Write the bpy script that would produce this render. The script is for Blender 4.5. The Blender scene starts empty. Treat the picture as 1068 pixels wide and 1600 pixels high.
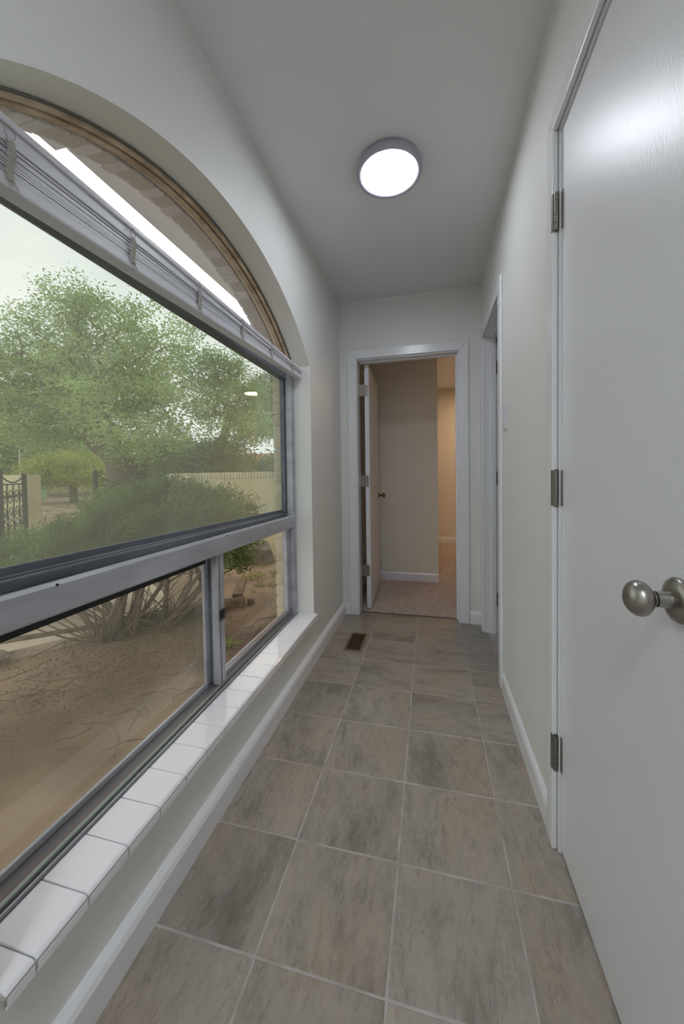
import bpy, math, random
import numpy as np
from mathutils import Vector, Matrix
random.seed(7); rng = np.random.default_rng(7)
sc = bpy.context.scene
COL = sc.collection

# ---------------------------------------------------------------- camera
F, YAW, PITCH, ROLL, CY = 574.2742, .2399, -.0273, -.0142, 758.4068
cy_, sy_ = math.cos(YAW), math.sin(YAW)
fw = Vector((-sy_*math.cos(PITCH), cy_*math.cos(PITCH), math.sin(PITCH)))
r0 = Vector((cy_, sy_, 0)); u0 = r0.cross(fw)
cr, sr = math.cos(ROLL), math.sin(ROLL)
rt = cr*r0 + sr*u0; up = -sr*r0 + cr*u0
cam = bpy.data.cameras.new('camera'); camo = bpy.data.objects.new('camera', cam); COL.objects.link(camo)
M = Matrix((( rt.x, up.x, -fw.x, 0), (rt.y, up.y, -fw.y, 0), (rt.z, up.z, -fw.z, 1.0938), (0, 0, 0, 1)))
camo.matrix_world = M
cam.sensor_fit = 'VERTICAL'; cam.sensor_height = 24; cam.lens = 24*F/1600
cam.shift_y = -(800-CY)/1600
cam.clip_start = .02; cam.clip_end = 400
sc.camera = camo

# ---------------------------------------------------------------- world, exposure
W = bpy.data.worlds.new('overcast_sky'); sc.world = W; W.use_nodes = True
nt = W.node_tree; nt.nodes.clear()
def wn(t): return nt.nodes.new(t)
tc = wn('ShaderNodeTexCoord'); mp = wn('ShaderNodeMapping'); mp.inputs['Scale'].default_value = (1, 1, 2.5)
nz = wn('ShaderNodeTexNoise'); nz.inputs['Scale'].default_value = 1.6; nz.inputs['Detail'].default_value = 4
rp = wn('ShaderNodeValToRGB'); rp.color_ramp.elements[0].position = .35; rp.color_ramp.elements[1].position = .7
rp.color_ramp.elements[0].color = (.66, .72, .76, 1); rp.color_ramp.elements[1].color = (1, 1, 1, 1)
bg = wn('ShaderNodeBackground'); bg.inputs['Strength'].default_value = 1.6
ou = wn('ShaderNodeOutputWorld')
nt.links.new(tc.outputs['Generated'], mp.inputs[0]); nt.links.new(mp.outputs[0], nz.inputs[0])
nt.links.new(nz.outputs[0], rp.inputs[0]); nt.links.new(rp.outputs[0], bg.inputs[0]); nt.links.new(bg.outputs[0], ou.inputs[0])
sc.view_settings.view_transform = 'Standard'; sc.view_settings.look = 'None'
sc.view_settings.exposure = 0; sc.view_settings.gamma = 1; sc.view_settings.use_curve_mapping = False
LAMP = 32.0        # radiance of the ceiling fixtures' diffusers
# ---------------------------------------------------------------- materials
def srgb(r, g, b):
    f = lambda c: (c/255/12.92 if c/255 <= .04045 else ((c/255+.055)/1.055)**2.4)
    return (f(r), f(g), f(b), 1)
def mat(name, col, rough=.6, metal=0, bump=0, bscale=200, col2=None, nscale=5, spec=.5, stretch=(1, 1, 1), detail=4, coat=0, ramp=(.35, .65), rand=0, emit=0):
    m = bpy.data.materials.new(name); m.use_nodes = True; t = m.node_tree; b = t.nodes['Principled BSDF']
    b.inputs['Base Color'].default_value = col; b.inputs['Roughness'].default_value = rough; b.inputs['Metallic'].default_value = metal
    b.inputs['Specular IOR Level'].default_value = spec; b.inputs['Coat Weight'].default_value = coat
    N = t.nodes.new; L = t.links.new
    co = N('ShaderNodeTexCoord'); ma = N('ShaderNodeMapping'); ma.inputs['Scale'].default_value = stretch
    L(co.outputs['Object'], ma.inputs[0])
    if rand:
        oi = N('ShaderNodeObjectInfo'); mu = N('ShaderNodeMath'); mu.operation = 'MULTIPLY'; mu.inputs[1].default_value = 37
        L(oi.outputs['Random'], mu.inputs[0]); L(mu.outputs[0], ma.inputs['Location'])
    if col2 is not None:
        n = N('ShaderNodeTexNoise'); n.inputs['Scale'].default_value = nscale; n.inputs['Detail'].default_value = detail
        r = N('ShaderNodeValToRGB'); r.color_ramp.elements[0].color = col; r.color_ramp.elements[1].color = col2
        r.color_ramp.elements[0].position, r.color_ramp.elements[1].position = ramp
        L(ma.outputs[0], n.inputs['Vector']); L(n.outputs[0], r.inputs[0])
        last = r.outputs[0]
        if rand:
            hv = N('ShaderNodeHueSaturation'); mr = N('ShaderNodeMapRange'); mr.inputs[3].default_value = 1-rand*.5; mr.inputs[4].default_value = 1+rand*.5
            L(oi.outputs['Random'], mr.inputs[0]); L(mr.outputs[0], hv.inputs['Value']); L(last, hv.inputs['Color']); last = hv.outputs[0]
        L(last, b.inputs['Base Color'])
    if bump:
        n2 = N('ShaderNodeTexNoise'); n2.inputs['Scale'].default_value = bscale; n2.inputs['Detail'].default_value = 3
        bp = N('ShaderNodeBump'); bp.inputs['Strength'].default_value = bump; bp.inputs['Distance'].default_value = .002
        L(ma.outputs[0], n2.inputs['Vector']); L(n2.outputs[0], bp.inputs['Height']); L(bp.outputs[0], b.inputs['Normal'])
    return m
def slate(name, along_x):
    m = bpy.data.materials.new(name); m.use_nodes = True; t = m.node_tree; b = t.nodes['Principled BSDF']; N = t.nodes.new; L = t.links.new
    co = N('ShaderNodeTexCoord'); oi = N('ShaderNodeObjectInfo'); cx = N('ShaderNodeMath'); cx.operation = 'MULTIPLY'; cx.inputs[1].default_value = 53
    L(oi.outputs['Random'], cx.inputs[0])
    ma = N('ShaderNodeMapping'); ma.inputs['Scale'].default_value = (2.6, 5.8, 1) if along_x else (5.8, 2.6, 1)
    L(co.outputs['Object'], ma.inputs[0]); L(cx.outputs[0], ma.inputs['Location'])
    n1 = N('ShaderNodeTexNoise'); n1.inputs['Scale'].default_value = 1.1; n1.inputs['Detail'].default_value = 12; n1.inputs['Roughness'].default_value = .74; n1.inputs['Distortion'].default_value = .35
    L(ma.outputs[0], n1.inputs['Vector'])
    r1 = N('ShaderNodeValToRGB'); e = r1.color_ramp.elements
    e[0].position = .30; e[0].color = srgb(110, 101, 90); e[1].position = .76; e[1].color = srgb(174, 164, 150)
    for p, c in ((.42, (134, 126, 115)), (.50, (150, 142, 131)), (.58, (156, 144, 129)), (.66, (150, 132, 115))):
        x = e.new(p); x.color = srgb(*c)
    L(n1.outputs[0], r1.inputs[0])
    n3 = N('ShaderNodeTexNoise'); n3.inputs['Scale'].default_value = .42; n3.inputs['Detail'].default_value = 5; L(ma.outputs[0], n3.inputs['Vector'])
    r3 = N('ShaderNodeValToRGB'); r3.color_ramp.elements[0].position = .48; r3.color_ramp.elements[1].position = .68
    mx = N('ShaderNodeMixRGB'); mx.blend_type = 'MULTIPLY'; mx.inputs[2].default_value = (1, .89, .79, 1)
    L(n3.outputs[0], r3.inputs[0]); L(r3.outputs[0], mx.inputs[0]); L(r1.outputs[0], mx.inputs[1])
    # dark vein lines
    ma2 = N('ShaderNodeMapping'); ma2.inputs['Scale'].default_value = (3.0, 13, 1) if along_x else (13, 3.0, 1); L(co.outputs['Object'], ma2.inputs[0]); L(cx.outputs[0], ma2.inputs['Location'])
    n4 = N('ShaderNodeTexNoise'); n4.inputs['Scale'].default_value = .8; n4.inputs['Detail'].default_value = 10; n4.inputs['Roughness'].default_value = .65; n4.inputs['Distortion'].default_value = .5; L(ma2.outputs[0], n4.inputs['Vector'])
    r4 = N('ShaderNodeValToRGB'); r4.color_ramp.elements[0].position = .49; r4.color_ramp.elements[0].color = (1, 1, 1, 1); r4.color_ramp.elements[1].position = .51; r4.color_ramp.elements[1].color = (1, 1, 1, 1)
    x = r4.color_ramp.elements.new(.5); x.color = (.45, .43, .42, 1); L(n4.outputs[0], r4.inputs[0])
    mz = N('ShaderNodeMixRGB'); mz.blend_type = 'MULTIPLY'; mz.inputs[0].default_value = .5; L(mx.outputs[0], mz.inputs[1]); L(r4.outputs[0], mz.inputs[2])
    hv = N('ShaderNodeHueSaturation'); hv.inputs['Saturation'].default_value = .78; mr = N('ShaderNodeMapRange'); mr.inputs[3].default_value = 1.28; mr.inputs[4].default_value = 1.48
    n5 = N('ShaderNodeTexNoise'); n5.inputs['Scale'].default_value = 9; n5.inputs['Detail'].default_value = 8; n5.inputs['Roughness'].default_value = .8; L(ma.outputs[0], n5.inputs['Vector'])
    r5 = N('ShaderNodeValToRGB'); r5.color_ramp.elements[0].position = .3; r5.color_ramp.elements[0].color = (.70, .69, .67, 1); r5.color_ramp.elements[1].position = .7; r5.color_ramp.elements[1].color = (1.0, 1.0, 1.0, 1); L(n5.outputs[0], r5.inputs[0])
    mf = N('ShaderNodeMixRGB'); mf.blend_type = 'MULTIPLY'; mf.inputs[0].default_value = .9; L(mz.outputs[0], mf.inputs[1]); L(r5.outputs[0], mf.inputs[2]); mz = mf
    L(oi.outputs['Random'], mr.inputs[0]); L(mr.outputs[0], hv.inputs['Value']); L(mz.outputs[0], hv.inputs['Color']); L(hv.outputs[0], b.inputs['Base Color'])
    bp = N('ShaderNodeBump'); bp.inputs['Strength'].default_value = .6; bp.inputs['Distance'].default_value = .002
    n2 = N('ShaderNodeTexNoise'); n2.inputs['Scale'].default_value = 6; n2.inputs['Detail'].default_value = 10; n2.inputs['Roughness'].default_value = .68; L(ma.outputs[0], n2.inputs['Vector'])
    L(n2.outputs[0], bp.inputs['Height']); L(bp.outputs[0], b.inputs['Normal'])
    b.inputs['Roughness'].default_value = .30; b.inputs['Specular IOR Level'].default_value = .6
    return m
def glass(name, tint, boost, haze):
    m = bpy.data.materials.new(name); m.use_nodes = True; t = m.node_tree; t.nodes.clear(); N = t.nodes.new; L = t.links.new
    o = N('ShaderNodeOutputMaterial'); tr = N('ShaderNodeBsdfTransparent'); tr.inputs[0].default_value = tint
    gl = N('ShaderNodeBsdfGlossy'); gl.inputs['Roughness'].default_value = .015; gl.inputs[0].default_value = (.95, .97, .9, 1)
    # reflectance of a pane: Schlick's law on |cos| of the viewing angle, times the number of surfaces
    ge = N('ShaderNodeNewGeometry'); dt = N('ShaderNodeVectorMath'); dt.operation = 'DOT_PRODUCT'; L(ge.outputs['Incoming'], dt.inputs[0]); L(ge.outputs['Normal'], dt.inputs[1])
    def mth(op, a, b=None):
        q = N('ShaderNodeMath'); q.operation = op
        for i, w in enumerate((a, b)):
            if w is None: continue
            if isinstance(w, (int, float)): q.inputs[i].default_value = w
            else: L(w, q.inputs[i])
        return q
    c = mth('ABSOLUTE', dt.outputs['Value']); c = mth('SUBTRACT', 1.0, c.outputs[0]); c = mth('POWER', c.outputs[0], 5.0); c = mth('MULTIPLY', c.outputs[0], .96); fr = mth('ADD', c.outputs[0], .04)
    mu = N('ShaderNodeMath'); mu.operation = 'MULTIPLY'; mu.use_clamp = True; mu.inputs[1].default_value = boost
    mx = N('ShaderNodeMixShader'); L(fr.outputs[0], mu.inputs[0]); L(mu.outputs[0], mx.inputs[0])
    L(tr.outputs[0], mx.inputs[1]); L(gl.outputs[0], mx.inputs[2])
    if haze:       # haze put into the glass colour, a pale veil lightening the view
        df = N('ShaderNodeBsdfDiffuse'); df.inputs[0].default_value = srgb(205, 200, 175); tl = N('ShaderNodeBsdfTranslucent'); tl.inputs[0].default_value = srgb(205, 205, 180)
        ad = N('ShaderNodeMixShader'); ad.inputs[0].default_value = .5; L(df.outputs[0], ad.inputs[1]); L(tl.outputs[0], ad.inputs[2])
        m2 = N('ShaderNodeMixShader'); m2.inputs[0].default_value = haze; L(mx.outputs[0], m2.inputs[1]); L(ad.outputs[0], m2.inputs[2]); mx = m2
    L(mx.outputs[0], o.inputs[0]); return m
def leafmat(name, c1, c2, scale=1.2, trans=.35):
    m = bpy.data.materials.new(name); m.use_nodes = True; t = m.node_tree; t.nodes.clear(); N = t.nodes.new; L = t.links.new
    o = N('ShaderNodeOutputMaterial'); d = N('ShaderNodeBsdfDiffuse'); tl = N('ShaderNodeBsdfTranslucent'); mx = N('ShaderNodeMixShader'); mx.inputs[0].default_value = trans
    co = N('ShaderNodeTexCoord'); n = N('ShaderNodeTexNoise'); n.inputs['Scale'].default_value = scale; n.inputs['Detail'].default_value = 6
    r = N('ShaderNodeValToRGB'); r.color_ramp.elements[0].color = c1; r.color_ramp.elements[1].color = c2; r.color_ramp.elements[0].position = .35; r.color_ramp.elements[1].position = .65
    L(co.outputs['Object'], n.inputs[0]); L(n.outputs[0], r.inputs[0]); L(r.outputs[0], d.inputs[0]); L(r.outputs[0], tl.inputs[0])
    L(d.outputs[0], mx.inputs[1]); L(tl.outputs[0], mx.inputs[2]); L(mx.outputs[0], o.inputs[0]); return m
def emitm(name, col, s):
    m = bpy.data.materials.new(name); m.use_nodes = True; b = m.node_tree.nodes['Principled BSDF']
    b.inputs['Base Color'].default_value = (.9, .9, .9, 1); b.inputs['Emission Color'].default_value = col; b.inputs['Emission Strength'].default_value = s; return m

WALL = mat('wall_paint', srgb(232, 233, 229), .38, bump=.35, bscale=260, spec=.35)
CEIL = mat('ceiling_paint', srgb(236, 236, 237), .5, bump=.2, bscale=220)
TRIM = mat('trim_paint', srgb(238, 239, 243), .22, bump=.08, bscale=90)
DOORW = mat('door_paint', srgb(232, 233, 237), .33, bump=.22, bscale=60, stretch=(1, 6, 1.2), spec=.5)
WARM = mat('bedroom_paint', srgb(234, 230, 222), .6)
ALU = mat('aluminium', srgb(192, 194, 202), .42, .2, bump=.1, bscale=80, col2=srgb(172, 173, 181), nscale=18, stretch=(1, .2, 1))
ALUD = mat('dark_aluminium', srgb(122, 130, 138), .45, .25, col2=srgb(98, 104, 114), nscale=10, stretch=(1, .3, 1))
ALUW = mat('weathered_track', srgb(150, 150, 158), .55, .5, col2=srgb(120, 108, 100), nscale=9, stretch=(1, .15, 1))
TRKD = mat('grey_track_floor', srgb(118, 118, 124), .5, .2, col2=srgb(98, 98, 104), nscale=14, stretch=(1, .2, 1))
TRKB = mat('brown_track_strip', srgb(138, 122, 114), .6, .1, col2=srgb(116, 102, 94), nscale=14, stretch=(1, .2, 1))
TRKG = mat('green_grey_rail', srgb(150, 156, 152), .4, .3)
TRKR = mat('rust_brown_gap', srgb(92, 70, 52), .9)
RUB = mat('black_gasket', srgb(40, 40, 42), .7)
SILL = mat('white_glazed_tile', srgb(243, 243, 249), .13, bump=.04, bscale=30, coat=.3)
GROUTW = mat('sill_grout', srgb(178, 175, 170), .9, bump=.4)
GROUT = mat('floor_grout', srgb(196, 190, 188), .9, bump=.5, col2=srgb(172, 162, 158), nscale=12)
SLY, SLX = slate('slate_tile_long', False), slate('slate_tile_cross', True)
NICK = mat('brushed_nickel', srgb(168, 163, 156), .3, 1, bump=.05, bscale=40, stretch=(1, 1, 12))
HING = mat('dull_nickel_hinge', srgb(140, 134, 126), .42, .85)
NICKD = mat('dark_nickel', srgb(110, 106, 100), .4, 1)
BRZ = mat('bronze_register', srgb(150, 130, 105), .45, .6)
BLK = mat('duct_black', srgb(30, 24, 18), .8)
BLIND = mat('blind_vinyl', srgb(222, 222, 230), .35)
CORD = mat('blind_cord', srgb(196, 192, 184), .9, bump=.5, bscale=600)
WOODST = mat('stained_wood_stop', srgb(218, 200, 176), .6, col2=srgb(172, 152, 126), nscale=14, stretch=(1, 1, 1))
CARPET = mat('carpet_backing', srgb(214, 200, 190), 1, bump=1, bscale=260, col2=srgb(170, 152, 142), nscale=160)
PILE = mat('carpet_fibre', srgb(248, 236, 226), 1, col2=srgb(196, 176, 164), nscale=120)
DARKF = mat('dark_plank_floor', srgb(70, 56, 48), .5)
PLAST = mat('switch_plastic', srgb(225, 226, 232), .3)
BRICK = mat('painted_cream_brick', srgb(212, 202, 178), .8, bump=.6, bscale=70, col2=srgb(190, 178, 150), nscale=6, rand=.12)
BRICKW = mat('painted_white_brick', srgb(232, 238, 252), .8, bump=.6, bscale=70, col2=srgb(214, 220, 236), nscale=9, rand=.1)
STUC = mat('cream_wall_render', srgb(206, 194, 160), .9, bump=.5, bscale=60, col2=srgb(190, 178, 146), nscale=2)
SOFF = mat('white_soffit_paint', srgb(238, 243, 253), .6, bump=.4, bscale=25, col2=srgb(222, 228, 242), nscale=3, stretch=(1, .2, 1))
DIRT = mat('sandy_soil', srgb(156, 134, 112), 1, bump=1, bscale=30, col2=srgb(116, 98, 82), nscale=1.3, detail=10, ramp=(.4, .6))
CONC = mat('driveway_concrete', srgb(226, 214, 196), .9, bump=.4, bscale=40, col2=srgb(208, 194, 174), nscale=2)
TIMB = mat('weathered_timber', srgb(140, 122, 100), .9, bump=.6, bscale=20, col2=srgb(88, 74, 60), nscale=6, stretch=(3, 3, 3))
STONE = mat('grey_boulder', srgb(150, 138, 126), .9, bump=1, bscale=14, col2=srgb(96, 88, 80), nscale=4)
IRON = mat('black_wrought_iron', srgb(42, 44, 48), .6, .3)
BARK = mat('tree_bark', srgb(104, 94, 80), .9, bump=.8, bscale=20)
TWIG = mat('grey_brown_twig', srgb(122, 104, 88), .9, bump=.5, bscale=40)
LEAF = leafmat('locust_leaf', srgb(132, 160, 104), srgb(188, 208, 146), .8, .5)
LEAF2 = leafmat('dark_tree_leaf', srgb(116, 138, 100), srgb(154, 172, 122), 1.2)
LEAFY = leafmat('yellow_green_leaf', srgb(150, 164, 84), srgb(184, 190, 110), 1)
JUN = leafmat('juniper_leaf', srgb(84, 106, 66), srgb(134, 156, 102), 4, .25)
GRASS = leafmat('weed_leaf', srgb(128, 136, 74), srgb(158, 158, 96), 8, .3)
MINT = mat('mint_green_enamel', srgb(150, 190, 158), .5)
ROOF = mat('terracotta_roof', srgb(196, 142, 104), .8, col2=srgb(170, 118, 84), nscale=2)
GL_UP = glass('grey_green_glass', (.84, .88, .80, 1), 1.8, .28)
GL_LO = glass('bronze_glass', (.78, .74, .66, 1), 1.8, .13)
GL_CL = glass('clear_glass', (1, .94, .85, 1), .6, 0)
LED = emitm('lamp_diffuser', (.86, .91, 1, 1), LAMP)
LED_FILL = emitm('added_fill_diffuser', (.90, .94, 1, 1), LAMP*2.0)  # emission of the unseen lights added to brighten the hall
LEDW = emitm('warm_lamp_diffuser', (1, .68, .42, 1), LAMP*3.5)
LAMPW = mat('lamp_ring_white', srgb(178, 178, 190), .45)

# ---------------------------------------------------------------- helpers
class MB:
    def __init__(s): s.v = []; s.f = []
    def add(s, vs, fs):
        n = len(s.v); s.v += [tuple(map(float, p)) for p in vs]; s.f += [tuple(i+n for i in f) for f in fs]; return s
    def box(s, x0, x1, y0, y1, z0, z1):
        x0, x1 = sorted((x0, x1)); y0, y1 = sorted((y0, y1)); z0, z1 = sorted((z0, z1))
        return s.add([(x0, y0, z0), (x1, y0, z0), (x1, y1, z0), (x0, y1, z0), (x0, y0, z1), (x1, y0, z1), (x1, y1, z1), (x0, y1, z1)],
                     [(3, 2, 1, 0), (4, 5, 6, 7), (0, 1, 5, 4), (1, 2, 6, 5), (2, 3, 7, 6), (3, 0, 4, 7)])
    def sweep(s, prof, path, closed=False):
        """prof(i) -> list of points of section i"""
        secs = [prof(i) for i in range(path)]; n = len(secs[0]); vs = [p for q in secs for p in q]; fs = []
        for i in range(path-1 if not closed else path):
            a, b = i*n, ((i+1) % path)*n
            for j in range(n): fs.append((a+j, a+(j+1) % n, b+(j+1) % n, b+j))
        if not closed: fs += [tuple(reversed(range(n))), tuple(range((path-1)*n, path*n))]
        return s.add(vs, fs)
    def tube(s, pts, rad, k=6):
        pts = [Vector(p) for p in pts]; n = len(pts); rad = rad if hasattr(rad, '__len__') else [rad]*n; secs = []
        for i in range(n):
            d = (pts[min(i+1, n-1)]-pts[max(i-1, 0)]).normalized(); a = Vector((0, 0, 1)) if abs(d.z) < .9 else Vector((1, 0, 0))
            e = d.cross(a).normalized(); g = d.cross(e)
            secs.append([pts[i]+rad[i]*(math.cos(2*math.pi*j/k)*e+math.sin(2*math.pi*j/k)*g) for j in range(k)])
        return s.sweep(lambda i: secs[i], n)
    def lathe(s, prof, c, axis, k=32):
        """prof: list of (dist along axis, radius)"""
        a = Vector(axis).normalized(); e = a.cross(Vector((0, 0, 1)) if abs(a.z) < .9 else Vector((1, 0, 0))).normalized(); g = a.cross(e); c = Vector(c)
        return s.sweep(lambda i: [c+a*prof[i][0]+max(prof[i][1], 1e-4)*(math.cos(2*math.pi*j/k)*e+math.sin(2*math.pi*j/k)*g) for j in range(k)], len(prof))
    def build(s, name, m, parent=None, bevel=0, smooth=False, label=None, seg=2):
        me = bpy.data.meshes.new(name); me.from_pydata(s.v, [], s.f); me.materials.append(m); me.validate(); me.update()
        import bmesh
        b = bmesh.new(); b.from_mesh(me); bmesh.ops.recalc_face_normals(b, faces=b.faces); b.to_mesh(me); b.free()
        if smooth: me.polygons.foreach_set('use_smooth', [True]*len(me.polygons))
        o = bpy.data.objects.new(name, me); COL.objects.link(o)
        if bevel:
            w = o.modifiers.new('bevel', 'BEVEL'); w.width = bevel; w.segments = seg; w.limit_method = 'ANGLE'
        if parent: attach(o, parent)
        if label: o['label'] = label
        return o
def attach(o, p):
    o.parent = p; o.matrix_parent_inverse = Matrix.Translation(-p.location)
def empty(name, loc):
    o = bpy.data.objects.new(name, None); COL.objects.link(o); o.location = loc; o.empty_display_size = .05; return o
def tag(o, label, cat, group=None, kind=None):
    o['label'] = label; o['category'] = cat
    if group: o['group'] = group
    if kind: o['kind'] = kind
    return o
def struct(o, label=None):
    o['kind'] = 'structure'
    if label: o['label'] = label
    return o
def bx(x0, x1, y0, y1, z0, z1): return MB().box(x0, x1, y0, y1, z0, z1)
def copy(o, parent=None, loc=None):
    c = o.copy(); COL.objects.link(c)
    if loc is not None: c.location = loc
    if parent: c.parent = parent
    return c

H = 2.427; XL = -.689; XR = .345; YE = 2.80; YB = -2.4; ZG = -.20
# ================================================================ SETTING
fl = bx(-.689, .475, YB, 2.86, -.06, -.0010).build('floor', GROUT); struct(fl, 'grey-brown slate-look tile floor of the narrow hallway')
# floor tiles, each its own part, clipped at the walls
TX, TY, g = .30, .27741, .0024
for r in range(-11, 8):
    for c in range(-2, 3):
        x0 = -.4009+c*TX-.00156*r; x1 = x0+TX; y0 = .73425+r*TY-.0; y1 = y0+TY
        x0 = max(x0+g, -.684); x1 = min(x1-g, .365 if not (1.1 < y0 < 1.9) else .343); y0 += g; y1 = min(y1-g, 2.862)
        if x1-x0 < .01 or y1-y0 < .01 or y1 < YB+.02: continue
        y0 = max(y0, YB+.01)
        if y0 < YB or y1 > 2.87: continue
        dz = random.uniform(-.0003, .0003)
        cx, cy = (x0+x1)/2, (y0+y1)/2
        mb = bx(x0-cx, x1-cx, y0-cy, y1-cy, -.006, 0)
        cross = r >= 4 or (r == 3 and c > 0)
        if c == 1 and r in (2,): cross = False
        t = mb.build('tile', SLX if cross else SLY, bevel=.0022)
        t.location = (cx, cy, dz); t.rotation_euler = (random.uniform(-.0006, .0006), random.uniform(-.0006, .0006), 0); t.parent = fl
ceil = bx(-.95, 2.7, YB-.1, 6.2, H, H+.12).build('ceiling', CEIL); struct(ceil, 'smooth pale grey ceiling of the hallway')

# left wall with the arched opening
WY0, WY1, WZ0, AC, AR = .414, 2.066, .250, (1.24, .84), 1.22
def arch(y, r=AR): return AC[1]+math.sqrt(max(0, r*r-(y-AC[0])**2))
def wall_hole(xa, xb, ya, yb, z0, z1, h0, h1, hz, r=AR, n=56):
    m = MB(); ys = [h0+(h1-h0)*i/n for i in range(n+1)]
    m.box(xa, xb, ya, h0, z0, z1); m.box(xa, xb, h1, yb, z0, z1); m.box(xa, xb, h0, h1, z0, hz)
    m.sweep(lambda i: [(xa, ys[i], arch(ys[i], r)), (xb, ys[i], arch(ys[i], r)), (xb, ys[i], z1), (xa, ys[i], z1)], n+1)
    return m
wl = wall_hole(XL, -.86, YB, YE+.12, -.06, H, WY0, WY1, WZ0).build('wall_left', WALL); struct(wl, 'off-white left wall with the arched window opening')
# right wall: pieces around the two doors
NY0, NY1, NZ = .495, 1.150, 2.036        # near door opening
FY0, FY1, FZ = 2.035, 2.668, 2.012       # far door opening
m = MB(); m.box(XR, XR+.12, YB, NY0, 0, H); m.box(XR, XR+.12, NY1, FY0, 0, H); m.box(XR, XR+.12, FY1, YE+.12, 0, H)
m.box(XR, XR+.12, NY0, NY1, NZ, H); m.box(XR, XR+.12, FY0, FY1, FZ, H)
struct(m.build('wall_right', WALL), 'off-white right wall between the two side doors')
# end wall with door opening
EX0, EX1, EZ = -.570, .200, 1.990
m = MB(); m.box(XL, EX0, YE, YE+.12, 0, H); m.box(EX1, XR, YE, YE+.12, 0, H); m.box(EX0, EX1, YE, YE+.12, EZ, H)
struct(m.build('wall_end', WALL), 'off-white end wall around the open doorway')
struct(bx(XL-.2, XR+.12, YB-.1, YB, -.06, H).build('wall_back', WALL), 'off-white wall closing the hallway behind the camera')
# rooms beyond
struct(bx(.465, 2.6, 1.30, 1.40, -.06, H).build('wall_partition', WARM))
struct(bx(.465, 2.6, 2.84, 2.94, -.06, H).build('wall_divider', WARM))
struct(bx(.80, .86, YB, 1.30, -.06, H).build('wall_closet', WALL))
struct(bx(2.6, 2.7, YB, 6.14, -.06, H).build('wall_outer', WARM))
struct(bx(-.95, 2.7, 6.04, 6.14, -.06, H).build('wall_far', WARM), 'warm tan far wall of the carpeted bedroom')
struct(bx(-.95, -.78, 2.92, 6.04, -.06, H).build('wall_bedroom_left', WARM))
struct(bx(-.78, .058, 3.80, 3.92, -.01, H).build('wall_bedroom', WARM), 'grey-beige bedroom wall straight behind the open doorway')
struct(bx(-.07, .058, 3.92, 4.6, -.01, H).build('wall_bedroom_return', WARM))
struct(bx(.475, 2.6, 1.40, 2.84, -.06, -.004).build('floor_side_room', DARKF), 'dark plank floor behind the right side door')
cf = bx(-.78, 2.6, 2.862, 6.04, -.06, .002).build('floor_bedroom', CARPET); struct(cf, 'beige speckled cut-pile carpet beyond the end doorway')
# carpet pile
def pile(n):
    P = []
    while len(P) < n:
        x = random.uniform(-.62, .75); y = 2.872+random.random()**1.5*3.1
        if y > 3.785 and x < .072 and y < 5.99 : continue
        P.append((x, y))
    v = np.zeros((n*3, 3)); P = np.array(P)
    a = rng.uniform(0, 6.28, n); w = rng.uniform(.003, .006, n); h = rng.uniform(.003, .008, n); l = rng.normal(0, .004, (n, 2))
    v[0::3, 0] = P[:, 0]-np.cos(a)*w; v[0::3, 1] = P[:, 1]-np.sin(a)*w; v[0::3, 2] = .002
    v[1::3, 0] = P[:, 0]+np.cos(a)*w; v[1::3, 1] = P[:, 1]+np.sin(a)*w; v[1::3, 2] = .002
    v[2::3, :2] = P+l; v[2::3, 2] = h+.002
    return v, np.arange(n*3).reshape(n, 3)
def npmesh(name, v, f, m, parent=None):
    me = bpy.data.meshes.new(name); v = np.asarray(v, dtype=np.float32); f = np.asarray(f, dtype=np.int32); k = f.shape[1]
    me.vertices.add(len(v)); me.vertices.foreach_set('co', v.ravel()); me.loops.add(f.size); me.loops.foreach_set('vertex_index', f.ravel())
    me.polygons.add(len(f)); me.polygons.foreach_set('loop_start', np.arange(0, f.size, k, dtype=np.int32)); me.polygons.foreach_set('loop_total', np.full(len(f), k, dtype=np.int32))
    me.update(calc_edges=True); me.materials.append(m); o = bpy.data.objects.new(name, me); COL.objects.link(o)
    if parent: attach(o, parent)
    return o
v, f = pile(60000); pl = npmesh('carpet_pile', v, f, PILE, cf); pl['kind'] = 'stuff'

# baseboards
def base_profile(h=.088, t=.013): return [(0, 0), (t, 0), (t, h-.02), (t-.003, h-.008), (t-.008, h), (0, h)]
def baseboard(name, a, b, nrm, label, h=.088, mat_=TRIM):
    a, b, nrm = Vector(a), Vector(b), Vector(nrm); pr = base_profile(h)
    m = MB(); m.sweep(lambda i: [(a if i == 0 else b)+nrm*p[0]+Vector((0, 0, p[1])) for p in pr], 2)
    return struct(m.build(name, mat_), label)
baseboard('baseboard_left', (XL, YB, 0), (XL, YE, 0), (1.9, 0, 0), 'white baseboard along the left wall under the window sill')
baseboard('baseboard_right', (XR, 1.212, 0), (XR, 1.955, 0), (-1, 0, 0), 'white baseboard on the right wall between the side doors')
baseboard('baseboard_end_left', (XL, YE, 0), (-.628, YE, 0), (0, -1, 0), 'short white baseboard left of the end doorway')
baseboard('baseboard_end_right', (.262, YE, 0), (XR, YE, 0), (0, -1, 0), 'short white baseboard right of the end doorway')
baseboard('baseboard_bedroom', (-.78, 3.80, 0), (.060, 3.80, 0), (0, -1, 0), 'white baseboard on the bedroom wall behind the open door')
baseboard('baseboard_bedroom_far', (.0, 6.04, 0), (2.6, 6.04, 0), (0, -1, 0), 'white baseboard on the far bedroom wall')

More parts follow.
